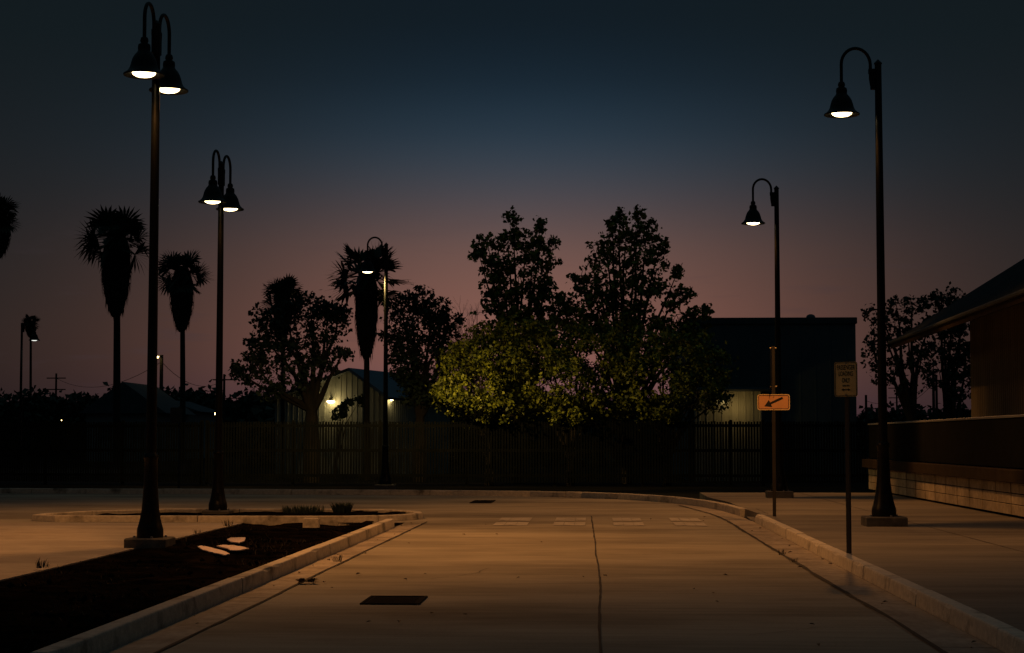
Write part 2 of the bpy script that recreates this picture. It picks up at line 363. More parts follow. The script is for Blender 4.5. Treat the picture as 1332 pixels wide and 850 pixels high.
# ------------------------------------------------------------------ covers in the road
def cover(px0, px1, py0, py1, label):
    a = G(px0,py1); b = G(px1,py0); cx = (G(px0,(py0+py1)/2).x+G(px1,(py0+py1)/2).x)/2; wd = abs(G(px1,(py0+py1)/2).x-G(px0,(py0+py1)/2).x); dp = b.y-a.y
    e = empty('utility_cover', (cx,(a.y+b.y)/2,0), label, 'utility cover')
    fr = MB(); w2 = wd/2; d2 = dp/2
    fr.box(-w2,w2,-d2,-d2+.03,.001,.014).box(-w2,w2,d2-.03,d2,.001,.014).box(-w2,-w2+.03,-d2+.03,d2-.03,.001,.014).box(w2-.03,w2,-d2+.03,d2-.03,.001,.014); fr.build('frame','iron',e)
    pl = MB(); pl.box(-w2+.032,w2-.032,-d2+.032,d2-.032,.001,.009)
    for i in range(7):
        y = -d2+.08+(dp-.16)*i/6; pl.box(-w2+.06,w2-.06,y-.01,y+.01,.0095,.012)
    pl.build('lid','iron',e)
cover(475,551,777,787,'large dark rectangular iron cover set in the road near the left curb')
cover(614,642,651.5,655,'small dark iron cover in the far road before the back curb')

# ------------------------------------------------------------------ street lamps

def lamp_head(root, ax, ay, lens='lens', power=LAMP_W, reach=.58, colr=LAMP_COL, wide=False, drop=.45):
    d = Vector((ax, ay, 0)).normalized(); a = MB(); dn = Vector((0,0,-drop))
    pts = [d*.04+Vector((0,0,7.62)), d*.12+Vector((0,0,7.62)), d*.13+Vector((0,0,7.72))]
    r = (reach-.13)/2; c = .13+r
    for i in range(0, 15): an = math.pi-math.pi*i/14; pts.append(d*(c+r*math.cos(an))+Vector((0,0,7.95+r*1.12*math.sin(an))))
    pts += [d*reach+Vector((0,0,7.75)), d*reach+Vector((0,0,7.56))]
    a.tube(pts, .027, 10)
    a.tube([d*.085+Vector((0,0,7.54)), d*.085+Vector((0,0,7.88))], .05, 8)
    a.tube([d*.13+Vector((0,0,7.80)), d*.13+Vector((0,0,7.88))], .038, 10)
    a.v = [(x_,y_,z_-drop) for x_,y_,z_ in a.v]; a.build('arm', 'pole', root, smooth=True)
    q = d*reach; s = MB()
    out = [(.02,7.66),(.045,7.655),(.055,7.63),(.06,7.60),(.048,7.575),(.085,7.55),(.092,7.50),(.088,7.465),(.10,7.44),(.135,7.40),(.165,7.345),(.185,7.28),(.20,7.22),(.225,7.175),(.262,7.14),(.29,7.125),(.293,7.108),(.285,7.10)]
    inn = [(.255,7.112),(.222,7.13),(.205,7.15),(.20,7.16)]
    s.lathe(out+inn, 32, (q.x,q.y,0), cap=False); s.lathe([(.20,7.16),(.001,7.165)], 32, (q.x,q.y,0), cap=False)
    s.v = [(x_,y_,z_-drop) for x_,y_,z_ in s.v]
    h = s.build('lamp_head', 'pole', root, smooth=True)
    l = MB(); l.lathe([(.001,7.158),(.165,7.156),(.168,7.14),(.155,7.115),(.115,7.092),(.06,7.080),(.001,7.077)], 28, (q.x,q.y,0), cap=False)
    l.v = [(x_,y_,z_-drop) for x_,y_,z_ in l.v]; l.build('lens', lens, h, smooth=True)
    ld = bpy.data.lights.new('lamp_light', 'POINT'); ld.energy = power; ld.color = colr; ld.shadow_soft_size = .12
    # photometric distribution of the luminaire: widest at 45 degrees, shielded towards its own pole; wide: beam shaped to light the trees, cut towards road and left
    ld.use_nodes = True; n = ld.node_tree.nodes; l = ld.node_tree.links; em = n['Emission']
    t = n.new('ShaderNodeTexCoord'); sx = n.new('ShaderNodeSeparateXYZ'); l.new(t.outputs['Normal'], sx.inputs[0])
    ng = n.new('ShaderNodeMath'); ng.operation = 'MULTIPLY'; ng.inputs[1].default_value = -1; l.new(sx.outputs[2], ng.inputs[0])
    rp = n.new('ShaderNodeValToRGB'); e_ = rp.color_ramp.elements
    pr = [(0,0),(.12,.0),(.22,.02),(.36,.12),(.5,.36),(.66,.85),(.78,1),(.92,.6),(1,.4)]
    if wide: pr = [(0,0),(.08,.05),(.2,.22),(.34,.55),(.48,1),(.6,.9),(.75,.4),(.9,.15),(1,.1)]
    for q_ in range(len(pr)-2): e_.new(.5)
    for el, (p_, v_) in zip(e_, pr): el.position = p_; el.color = (v_,v_,v_,1)
    l.new(ng.outputs[0], rp.inputs[0])
    dt = n.new('ShaderNodeVectorMath'); dt.operation = 'DOT_PRODUCT'; l.new(t.outputs['Normal'], dt.inputs[0]); dt.inputs[1].default_value = (-.5,-.87,0) if wide else tuple(-d)
    ln1 = n.new('ShaderNodeMath'); ln1.operation = 'MULTIPLY'; l.new(sx.outputs[2], ln1.inputs[0]); l.new(sx.outputs[2], ln1.inputs[1])
    ln2 = n.new('ShaderNodeMath'); ln2.operation = 'SUBTRACT'; ln2.inputs[0].default_value = 1.0002; l.new(ln1.outputs[0], ln2.inputs[1])
    ln3 = n.new('ShaderNodeMath'); ln3.operation = 'SQRT'; l.new(ln2.outputs[0], ln3.inputs[0])
    nz = n.new('ShaderNodeMath'); nz.operation = 'DIVIDE'; l.new(dt.outputs['Value'], nz.inputs[0]); l.new(ln3.outputs[0], nz.inputs[1])
    sh = n.new('ShaderNodeMapRange'); sh.interpolation_type = 'SMOOTHSTEP'; sh.inputs[1].default_value = -.35 if wide else .82; sh.inputs[2].default_value = .45 if wide else .97; sh.inputs[3].default_value = 1; sh.inputs[4].default_value = .06
    l.new(nz.outputs[0], sh.inputs[0])
    mu = n.new('ShaderNodeMath'); mu.operation = 'MULTIPLY'; l.new(rp.outputs[0], mu.inputs[0]); l.new(sh.outputs[0], mu.inputs[1]); l.new(mu.outputs[0], em.inputs['Strength'])
    lo = bpy.data.objects.new('lamp_light', ld); col.objects.link(lo); lo.parent = root; lo.location = (q.x, q.y, 6.93-drop)
def street_lamp(x, y, z, dirs, label, foot=(.62,.62,.15), base=1.0, rz=0, group='tall gooseneck street lamps', far_=False, drop=.45, **k):
    root = empty('street_lamp', (x, y, z), label, 'street lamp', group, rz)
    fh = foot[2]
    if fh: MB().box(-foot[0]/2,foot[0]/2,-foot[1]/2,foot[1]/2,-.1,fh,.018).build('footing','foot',root)
    f = MB(); b = base
    prof = [(.20*b,0),(.20*b,.10),(.192*b,.14),(.178*b,.18),(.155*b,.27),(.132*b,.40),(.115,.55),(.103,.72),(.097,.95),(.094,1.12),(.105,1.14),(.105,1.18),(.09,1.20),(.082,1.22)]
    f.lathe([(r, zz+fh) for r, zz in prof], 20)
    f.build('base','pole',root,smooth=True)
    for an in (20,110,200,290):
        if far_: break
        bt = MB(); bt.lathe([(.001,.02),(.018,.02),(.018,.045),(.001,.05)],6,(.235*b*math.cos(R(an)),.235*b*math.sin(R(an)),fh-.02),cap=False); bt.build('anchor_bolt','rail',root)
    hh = MB(); hh.box(-.05,.05,-.150*b-.02,-.13*b,fh+.16,fh+.36); hh.build('hand_hole_cover','pole',root)
    p = MB(); p.lathe([(.076,fh+1.2),(.056,7.92-drop),(.056,7.96-drop),(.066,7.965-drop),(.066,7.985-drop),(.04,8.01-drop),(.012,8.04-drop),(.001,8.05-drop)],20,cap=False); p.build('pole','pole',root,smooth=True)
    for d in dirs: lamp_head(root, d[0], d[1], drop=drop, **k)
    return root
def at_base(px, py, z=0): return G(px, py, z)
p = G(195,712,.0)
street_lamp(p.x, p.y, .0, [(-.03,-.6),(.05,.6)], 'nearest double-headed street lamp, on the edge of the planter at the left', foot=(.6,.6,.14), base=.95, drop=.34)
p = G(284,664,.11); p = Q(284,600,36.0)
street_lamp(p.x, p.y, .0, [(-.05,-.6),(.07,.6)], 'double-headed street lamp standing in the curbed median island', foot=(.55,.5,.11), base=.95, drop=.74, power=380)
p = G(501,633,.1)
street_lamp(p.x, p.y, .0, [(-1,-.15)], 'single-headed street lamp behind the far curb, left of the yellow-green trees', foot=(.62,.6,.16), base=.95, drop=.35, far_=True, power=2000, colr=(1,.62,.20), wide=True)
p = G(1154,685,.15)
street_lamp(p.x, p.y+.3, .15, [(-1,-.12)], 'largest single-headed street lamp, on the right sidewalk in front of the block wall', foot=(.66,.62,.15), reach=.62, drop=.35, power=850)
p = G(1015.5,648,.15)
street_lamp(p.x, p.y+.3, .15, [(-1,-.1)], 'single-headed street lamp on the sidewalk behind the orange arrow sign', foot=(.62,.6,.16))
# the far one at the left edge, paler light
p = Q(26,572,90)
street_lamp(p.x, p.y, .0, [(1,-.2)], 'far street lamp with pale white light at the left edge beside a small palm', foot=(.6,.6,0), far_=True, lens='lensw', reach=.72, power=300, colr=(.85,.95,.9))

# ------------------------------------------------------------------ signs
def lettering(txt, h, x, z, root, y, sx=.7, name='lettering', par_mat='black', maxw=None):
    c = bpy.data.curves.new('lettering', 'FONT'); c.body = txt; c.size = h*1.39; c.align_x = 'CENTER'; c.extrude = .0008; c.offset = h*.012
    t = bpy.data.objects.new('tmp', c); col.objects.link(t)
    bpy.context.view_layer.update()
    me = bpy.data.meshes.new_from_object(t.evaluated_get(bpy.context.evaluated_depsgraph_get()))
    bpy.data.objects.remove(t); me.materials.clear(); me.materials.append(M[par_mat])
    o = bpy.data.objects.new(name, me); col.objects.link(o)
    wd = max(v.co.x for v in me.vertices)-min(v.co.x for v in me.vertices)
    if maxw and wd*sx > maxw: sx = maxw/wd
    o.data.transform(Matrix.Translation((x, y, z)) @ Matrix.Rotation(R(90), 4, 'X') @ Matrix.Diagonal((sx,1,1,1)))
    o.parent = root; return o
def rrect(w, h, r, n=5):
    P = []
    for cx, cz, a0 in ((w/2-r,h/2-r,0),(-w/2+r,h/2-r,90),(-w/2+r,-h/2+r,180),(w/2-r,-h/2+r,270)):
        for i in range(n+1): a = R(a0+90*i/n); P.append((cx+r*math.cos(a), cz+r*math.sin(a)))
    return P
def plate(mb, P, y0, y1, cz=0, cx=0):
    n = len(P); vs = [(cx+p[0], y0, cz+p[1]) for p in P]+[(cx+p[0], y1, cz+p[1]) for p in P]
    return mb.add(vs, [tuple(range(n)), tuple(range(2*n-1, n-1, -1))]+[(k, n+k, n+(k+1)%n, (k+1)%n) for k in range(n)])
def ring(mb, P, Pi, y0, y1, cz=0):
    n = len(P); vs = []
    for y in (y0, y1):
        vs += [(p[0], y, cz+p[1]) for p in P]; vs += [(p[0], y, cz+p[1]) for p in Pi]
    for k in range(n):
        j = (k+1)%n
        mb.f += []
    fs = []
    for k in range(n):
        j = (k+1)%n; fs += [(k, j, n+j, n+k), (2*n+k, 3*n+k, 3*n+j, 2*n+j), (k, 2*n+k, 2*n+j, j), (n+k, n+j, 3*n+j, 3*n+k)]
    return mb.add(vs, fs)
def bolt(mb, x, y, z, r=.012, t=.012):
    mb.tube([(x,y,z),(x,y-t,z)], r, 8)
# orange arrow sign
b0 = G(1007.5,672,.146); b0.z = .146; D1 = b0.y
up = lambda py, Y: Q(1007,py,Y).z-.146
rt = empty('road_sign', b0, 'orange sign with a black arrow pointing down left, on a thin post by the curb', 'road sign', rz=R(-1))
MB().box(-.03,.03,-.022,.022,-.1,up(451,D1)).build('post','post',rt)
W = .59; H = .29; cz = up(523.5,D1)
fp = MB(); plate(fp, rrect(W,H,.04), -.036, -.026, cz); face = fp.build('sign_panel','orange',rt)
rm = MB(); ring(rm, rrect(W,H,.04), rrect(W-.022,H-.022,.032), -.0385, -.0362, cz); rm.build('rim','cream',face)
bd = MB(); ring(bd, rrect(W-.036,H-.036,.028), rrect(W-.056,H-.056,.02), -.0380, -.0362, cz); bd.build('border','black',face)
ar = MB(); a = math.atan2(-.085,-.20)   # shaft runs down to the left
def arrow2(mb, tip, tail, sw, hw, hl, y0, y1):
    tip = Vector(tip); tail = Vector(tail); d = (tip-tail).normalized(); n = Vector((-d.y, d.x)); nk = tip-d*hl
    P = [tail+n*sw/2, nk+n*sw/2, nk+n*hw/2, tip, nk-n*hw/2, nk-n*sw/2, tail-n*sw/2]
    k = len(P); vs = [(p.x,y0,p.y) for p in P]+[(p.x,y1,p.y) for p in P]
    fs = [(0,1,5,6),(2,3,4),(1,2,4,5),(7,13,12,8),(9,11,10),(8,12,11,9)]+[(i,(i+1)%k,k+(i+1)%k,k+i) for i in range(k)]
    return mb.add(vs, fs)
arrow2(ar, (-.17,cz-.075), (.165,cz+.08), .042, .145, .125, -.0385, -.0362); ar.build('arrow','black',face)
for zz in (cz+.10,cz-.12): bm_ = MB(); bolt(bm_,0,-.036,zz,.008); bm_.build('bolt','rail',face)
# plate higher on the same post, set edge-on to the road
sp = MB(); z0 = up(503,D1); z1 = up(453,D1)
vs = MB(); vs.box(-.034,-.031,-.20,.20,z0-.03,z1+.03); vs.build('edge_on_panel','post',rt)
for zz in (z0, z1):
    for xx in (-.05, .045): bb = MB(); bb.tube([(xx-.012,-.03,zz),(xx+.012,-.03,zz)], .013, 8); bb.build('bolt','cream',rt)
# passenger loading sign
b1 = G(1104.5,720,.146); b1.z = .146; D2 = b1.y
up2 = lambda py: Q(1105,py,D2).z-.146
rt = empty('road_sign', b1, 'upright pale sign reading PASSENGER LOADING ONLY on a thin dark post at the right curb', 'road sign', rz=R(-33))
po = MB(); po.box(-.026,.026,-.02,.02,-.1,up2(470)); po.build('post','postd',rt)
W = .305; H = .43; cz = (up2(472)+up2(515.5))/2
fp = MB(); plate(fp, rrect(W,H,.024), -.034, -.024, cz); face = fp.build('sign_panel','white',rt)
bd = MB(); ring(bd, rrect(W-.014,H-.014,.02), rrect(W-.028,H-.028,.014), -.0362, -.0342, cz); bd.build('border','black',face)
top = cz+H/2
def ln(t, h, zt, mw): lettering(t, h, 0, top-zt-h, face, -.0352, .56, maxw=mw)
ln('PASSENGER', .060, .036, .25); ln('LOADING', .060, .114, .19); ln('ONLY', .060, .196, .105); ln('5 MINS. MAX', .022, .285, .12)
for sg in (-1,1): ar = MB(); arrow2(ar, (sg*.062,top-.345), (.0,top-.345), .014, .034, .03, -.0362, -.0342); ar.build('arrow','black',face)
for zz in (top-.02,cz-H/2+.022): bm_ = MB(); bolt(bm_,0,-.034,zz,.007); bm_.build('bolt','rail',face)
# blank back of a sign far left
b2 = G(233,628,0); b2 = Q(233,600,54); b2.z = 0
rt = empty('road_sign', b2, 'dark sign seen from behind before the fence, between the two double lamps', 'road sign', rz=R(8))
MB().box(-.03,.03,-.03,.03,-.1,Q(233,529,54).z).build('post','post',rt)
zt = Q(233,530,54).z; fp = MB(); plate(fp, rrect(.36,.48,.04), -.045, -.035, zt-.25, -.1); fp.build('sign_panel','postd',rt)

# ------------------------------------------------------------------ fence
def fence(x0, y0, x1, y1, h, label, seed=0):
    rr = random.Random(seed)
    root = empty('picket_fence', (x0, y0, -.05), label, 'fence', rz=math.atan2(y1-y0, x1-x0))
    Ln = math.hypot(x1-x0, y1-y0); mb = MB(); x = .0; pitch = .098
    while x < Ln:
        lean = rr.uniform(-.006,.006); ww = rr.uniform(.026,.036)
        dz = rr.uniform(-.015,.015)
        mb.add([(x-ww,-.01,.10),(x+ww,-.01,.10),(x+ww,.01,.10),(x-ww,.01,.10),(x-ww+lean,-.01,h+dz),(x+ww+lean,-.01,h+dz),(x+ww+lean,.01,h+dz),(x-ww+lean,.01,h+dz)],
               [(3,2,1,0),(4,5,6,7),(0,1,5,4),(1,2,6,5),(2,3,7,6),(3,0,4,7)])
        x += pitch
    mb.build('pickets','fence',root)
    for zz in (.35, 1.22, h-.14):
        MB().box(0,Ln,.012,.055,zz-.05,zz+.05).build('rail','fence',root)
    n = int(Ln/3.05)
    for i in range(n+1):
        xx = min(Ln, i*3.05); MB().box(xx-.045,xx+.045,.057,.14,-.1,h+.06,.01).build('post','fence',root)
    return root
fa = Q(268,600,61.5); fb = Q(990,600,61.5); fl = Q(-40,600,63.5); fr = Q(1128,600,62.2)
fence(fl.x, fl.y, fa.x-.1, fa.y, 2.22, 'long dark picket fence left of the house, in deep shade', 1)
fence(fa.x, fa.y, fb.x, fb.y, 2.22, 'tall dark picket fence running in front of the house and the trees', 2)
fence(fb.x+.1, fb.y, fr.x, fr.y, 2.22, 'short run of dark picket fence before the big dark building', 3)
# ------------------------------------------------------------------ house behind the fence
def wall_quad(mb, a, b, z0, za, zb, th=.12):
    mb.slab3([(a[0],a[1],z0),(b[0],b[1],z0),(b[0],b[1],zb),(a[0],a[1],za)], th)
def ribs(mb, a, b, z0, ztop, pitch=.2, out=.018, wd=.03):
    a = Vector((a[0],a[1],0)); b = Vector((b[0],b[1],0)); d = (b-a).normalized(); n = Vector((d.y,-d.x,0)); Ln = (b-a).length; t = pitch/2
    while t < Ln-.02:
        p = a+d*t; zt = ztop(t/Ln)
        q = [p-d*wd+n*.002, p-d*wd*.5+n*out, p+d*wd*.5+n*out, p+d*wd+n*.002]
        mb.add([(v.x,v.y,z0) for v in q]+[(v.x,v.y,zt) for v in q], [(0,1,5,4),(1,2,6,5),(2,3,7,6),(4,5,6,7)])
        t += pitch
hp = lambda px, py, Y: Q(px, py, Y)
A = hp(357,600,79); B = hp(501,600,77); C = hp(585,600,86)
zr = hp(458,481,77.6).z; zA = hp(357,519,79).z; zB = hp(501,512,77).z
t_ = (458-357)/(501-357)
house = empty('house', (A.x, A.y, 0), 'pale gabled house with two lit wall lamps behind the fence', 'house'); O = Vector((A.x, A.y, 0))
def loc(p, z=None): return (p[0]-O.x, p[1]-O.y, p[2] if z is None else z)
a2 = loc(A); b2_ = loc(B); c2 = loc(C); pk = Vector(a2).lerp(Vector(b2_), t_)
mb = MB(); wall_quad(mb, a2, pk, -.1, zA, zr-.02); wall_quad(mb, pk, b2_, -.1, zr-.02, zB); ribs(mb, a2, b2_, 0, lambda t: (zA+(zr-zA)*t/t_ if t < t_ else zr+(zB-zr)*(t-t_)/(1-t_))-.05, .27)
mb.build('front_wall','siding',house)
mb = MB(); wall_quad(mb, (b2_[0]+.01,b2_[1],0), c2, -.1, zB-.02, zB-.02); ribs(mb, (b2_[0]+.02,b2_[1]+.02), c2, 0, lambda t: zB-.05, .27); mb.build('side_wall','siding',house)
dv = (Vector(c2)-Vector(b2_)); dv.z = 0; nv = dv.normalized()
ov = nv*-.45
def V3(p, z): return Vector((p[0], p[1], z))
eaveL = V3(a2,zA)+(V3(a2,zA)-V3(pk,zr)).normalized()*.35; eaveR = V3(b2_,zB)+(V3(b2_,zB)-V3(pk,zr)).normalized()*.45
rg = V3(pk,zr+.06)
eaveL.z += .06; eaveR.z += .06
mb = MB(); mb.slab3([eaveL+ov, rg+ov, rg+dv, eaveL+dv], .12); mb.build('roof','roofm',house)
mb = MB(); mb.slab3([rg+ov+Vector((.005,0,.004)), eaveR+ov, eaveR+dv, rg+dv+Vector((.005,0,.004))], .12); mb.build('roof','bluem',house)
def wall_lamp(px, py, Y, power, size=.09, hood=True):
    p = hp(px, py, Y); q = loc(p)
    m_ = MB(); m_.box(q[0]-.07,q[0]+.07,q[1]+.02,q[1]+.16,q[2]+.03,q[2]+.16,.015); m_.tube([(q[0],q[1]+.3,q[2]+.1),(q[0],q[1]+.1,q[2]+.1)],.03,8)
    f_ = m_.build('wall_lamp','pole',house)
    g_ = MB(); g_.lathe([(.001,-.09),(size*.7,-.07),(size,0),(size*.7,.03),(.001,.03)],14,(q[0],q[1]+.05,q[2]-.01),cap=False); g_.build('bulb','bulb',f_,smooth=True)
    ld = bpy.data.lights.new('wall_light','POINT'); ld.energy = power; ld.color = (1,.72,.30); ld.shadow_soft_size = .08
    lo = bpy.data.objects.new('wall_light', ld); col.objects.link(lo); lo.parent = house; lo.location = (q[0]+.05, q[1]-.25, q[2]-.12)
wall_lamp(430,522,77.75,15,.19)
wall_lamp(509,519,77.6,7,.095)
# door and window on the front of the house
d0 = Vector(a2).lerp(Vector(b2_), .80)
mb = MB(); ux = (Vector(b2_)-Vector(a2)).normalized(); mb.obox((d0.x+ux.y*.03, d0.y-.05), ux, .9, .06, 0, 2.05); dr = mb.build('door','housew',house)
w0 = Vector(a2).lerp(Vector(b2_), .30); mb = MB(); mb.obox((w0.x, w0.y-.05), ux, 1.0, .06, 1.1, 2.0); wf = mb.build('window','housew',house)
mb = MB(); mb.obox((w0.x, w0.y-.085), ux, .84, .01, 1.18, 1.92); mb.build('pane','dark',wf)

# low shed with a lit end between the trees and the big building
sa = hp(905,600,70); sb = hp(992,600,70)
shed = empty('shed', (sa.x, sa.y, 0), 'low ribbed shed lit yellow, seen between the trees and the big dark building', 'shed')
sw = sb.x-sa.x; sh = hp(940,508,70).z
mb = MB(); mb.box(0,sw,0,4,-.1,sh); ribs(mb,(0,0),(sw,0),0,lambda t: sh-.05,.3,.03,.045); mb.build('wall','siding',shed)
MB().slab3([(-.3,-.5,sh+.02),(sw+.3,-.5,sh+.02),(sw+.3,4.2,sh+.5),(-.3,4.2,sh+.5)],.08).build('roof','roofm',shed)
m_ = MB(); m_.box(.95,1.15,-.24,-.002,sh-.33,sh-.2,.01); fx = m_.build('wall_lamp','pole',shed)
MB().lathe([(.001,-.06),(.05,-.05),(.06,0),(.001,.001)],12,(1.05,-.14,sh-.335),cap=False).build('bulb','bulb',fx)
ld = bpy.data.lights.new('shed_light','POINT'); ld.energy = 8; ld.color = (1,.6,.18); ld.shadow_soft_size = .05
lo = bpy.data.objects.new('shed_light', ld); col.objects.link(lo); lo.parent = shed; lo.location = (1.6,-.7,sh-.7)

# big dark building
wa = hp(890,600,74); wb = hp(1115,600,71); whh = hp(1115,413,71).z
big = empty('warehouse', (wb.x, wb.y, 0), 'large flat-roofed dark building behind the fence at the right', 'building')
ln_ = wb.x-wa.x
mb = MB(); mb.box(-ln_,0,0,16,-.1,whh-.25); ribs(mb,(-ln_,0),(0,0),0,lambda t: whh-.3,.6,.02,.05); mb.build('wall','dark',big)
MB().box(-ln_-.06,.06,-.06,16.06,whh-.249,whh,.02).build('parapet','roofm',big)
vx = hp(1053,410,73).x-wb.x
MB().lathe([(.07,whh-.2),(.07,whh+.05),(.17,whh+.06),(.19,whh+.13),(.15,whh+.2),(.06,whh+.24),(.001,whh+.245)],16,(vx,1.6,0),cap=False).build('roof_vent','dark',big,smooth=True)
MB().box(-3.9,-2.1,-.05,-.021,0,2.1).build('door','roofm',big)

# ------------------------------------------------------------------ loading platform at the right
X0 = 7.5; Y0 = 10; Y1 = 49.3
pf = empty('loading_platform', (X0, Y1, .146), 'long block-faced loading platform with dark screen at the right', 'platform')
mb = MB(); nb = int((Y1-Y0)/1.2); rows = 3; zt = .64; z0 = .05
for i in range(nb):
    ya = -i*1.2; yb = ya-1.13
    for r in range(rows):
        h0 = z0+(zt-z0)*r/rows; h1 = z0+(zt-z0)*(r+1)/rows-.016; o = random.uniform(0,.006)
        mb.box(o,.034,yb,ya,h0,h1,.006)
mb.build('block_face','block',pf)
MB().box(.035,.2,-(Y1-Y0)+.05,-.03,z0+.001,zt-.003).build('mortar','panel',pf)
MB().box(.14,.295,-(Y1-Y0),-.02,-.1,.049).build('plinth','panel',pf)
MB().box(-.14,18,-(Y1-Y0),.25,zt+.002,.87,.015).build('coping','brown',pf)
MB().box(.30,18,-(Y1-Y0)+.1,.0,-.1,zt).build('fill_wall','panel',pf)
mb = MB(); mb.box(.02,.06,-(Y1-Y0),0,.90,1.80)
mb.build('screen_panel','panel',pf)
MB().box(.0,.08,-(Y1-Y0),.03,1.802,1.845,.008).build('top_rail','rail',pf)
y = 0
while y > -(Y1-Y0)+.5:
    MB().box(.062,.11,y-.05,y-.002,.872,1.80).build('screen_post','panel',pf); y -= 2.44
# barn on the platform
def ex(y): return 8.25+.0235*(y-49.2)
bn = empty('barn', (10, 48, 1.02), 'corrugated building with a dark overhanging roof on the platform at the right edge', 'building')
bo = Vector((10,48,1.02))
def bl(x, y, z): return Vector((x,y,z))-bo
def wx(y): return 10.15+.0235*(y-48)
yN = 24
mb = MB(); a = bl(wx(48.3),48.3,0); b = bl(wx(yN),yN,0)
wall_quad(mb, a, b, 0, 4.18, 4.18); ribs(mb, a, b, .0, lambda t: 4.15, .24, .055, .06); mb.build('wall','barn',bn)
mb = MB(); mb.slab3([bl(wx(48.3),48.3,1.02), bl(wx(48.3),48.3,5.15), bl(20,48.5,5.15), bl(20,48.5,1.02)], .12); mb.build('end_wall','barn',bn)
yd = 40.7
mb = MB(); mb.box(wx(yd)-10-.03,wx(yd)-10+.06,yd-1.9-48,yd-48,.0,2.3); dd = mb.build('door','panel',bn)
pit = math.tan(R(32)); rx = 13.2
def rp(x, y): return bl(x, y, 4.12+(x-ex(49.8))*pit*.96+.06)
mb = MB()
yF = 49.8
pe0 = bl(ex(yF),yF,4.28); pe1 = bl(ex(yN),yN,4.28); pr0 = bl(13.4,yF,4.28+(13.4-ex(yF))*pit); pr1 = bl(13.4-.6,yN,4.28+(13.4-ex(yF))*pit)
mb.slab3([pe0, pe1, pr1, pr0], .10)
# standing seams
mb.build('roof','roofm',bn)
sm = MB(); k = 0
for i in range(1, 42):
    t = i/42; p = pe0.lerp(pe1, t); q = pr0.lerp(pr1, t); sm.tube([p+Vector((0,0,.012)), q+Vector((0,0,.012))], .018, 5)
sm.build('roof_seam','roofm',bn)
mb = MB(); mb.slab3([pe0+Vector((-.012,0,.02)), pe0+Vector((-.012,0,-.20)), pe1+Vector((-.012,0,-.20)), pe1+Vector((-.012,0,.02))], .03); mb.build('fascia','brown',bn)
mb = MB(); g = pe0+Vector((-.06,0,-.03)); g1 = pe1+Vector((-.06,0,-.03)); mb.tube([g, g1], .05, 8); mb.build('gutter','roofm',bn)

# ------------------------------------------------------------------ trees
def leaves(name, pts, size, m, parent, up=.2):
    """diamond leaves, all in one mesh; pts Nx3 in the parent's space"""
    n = len(pts); pts = np.asarray(pts)
    a = rng.normal(size=(n,3)); a[:,2] -= .25; a /= np.linalg.norm(a,axis=1)[:,None]
    b = rng.normal(size=(n,3)); b -= (b*a).sum(1)[:,None]*a; b /= np.linalg.norm(b,axis=1)[:,None]
    s = size*rng.uniform(.6,1.25,n)[:,None]; c = np.cross(a,b)
    fold = c*s*.12
    v = np.stack([pts-a*s*.5, pts+b*s*.36-a*s*.05+fold, pts+a*s*.55, pts-b*s*.36-a*s*.05+fold], 1).reshape(-1,3)
    me = bpy.data.meshes.new(name); me.vertices.add(4*n); me.vertices.foreach_set('co', v.ravel().astype(np.float32))
    me.loops.add(4*n); me.loops.foreach_set('vertex_index', np.arange(4*n, dtype=np.int32))
    me.polygons.add(n); me.polygons.foreach_set('loop_start', np.arange(0,4*n,4,dtype=np.int32)); me.polygons.foreach_set('loop_total', np.full(n,4,dtype=np.int32))
    me.update(); me.validate(); me.materials.append(M[m]); o = bpy.data.objects.new(name, me); col.objects.link(o); o.parent = parent
    return o
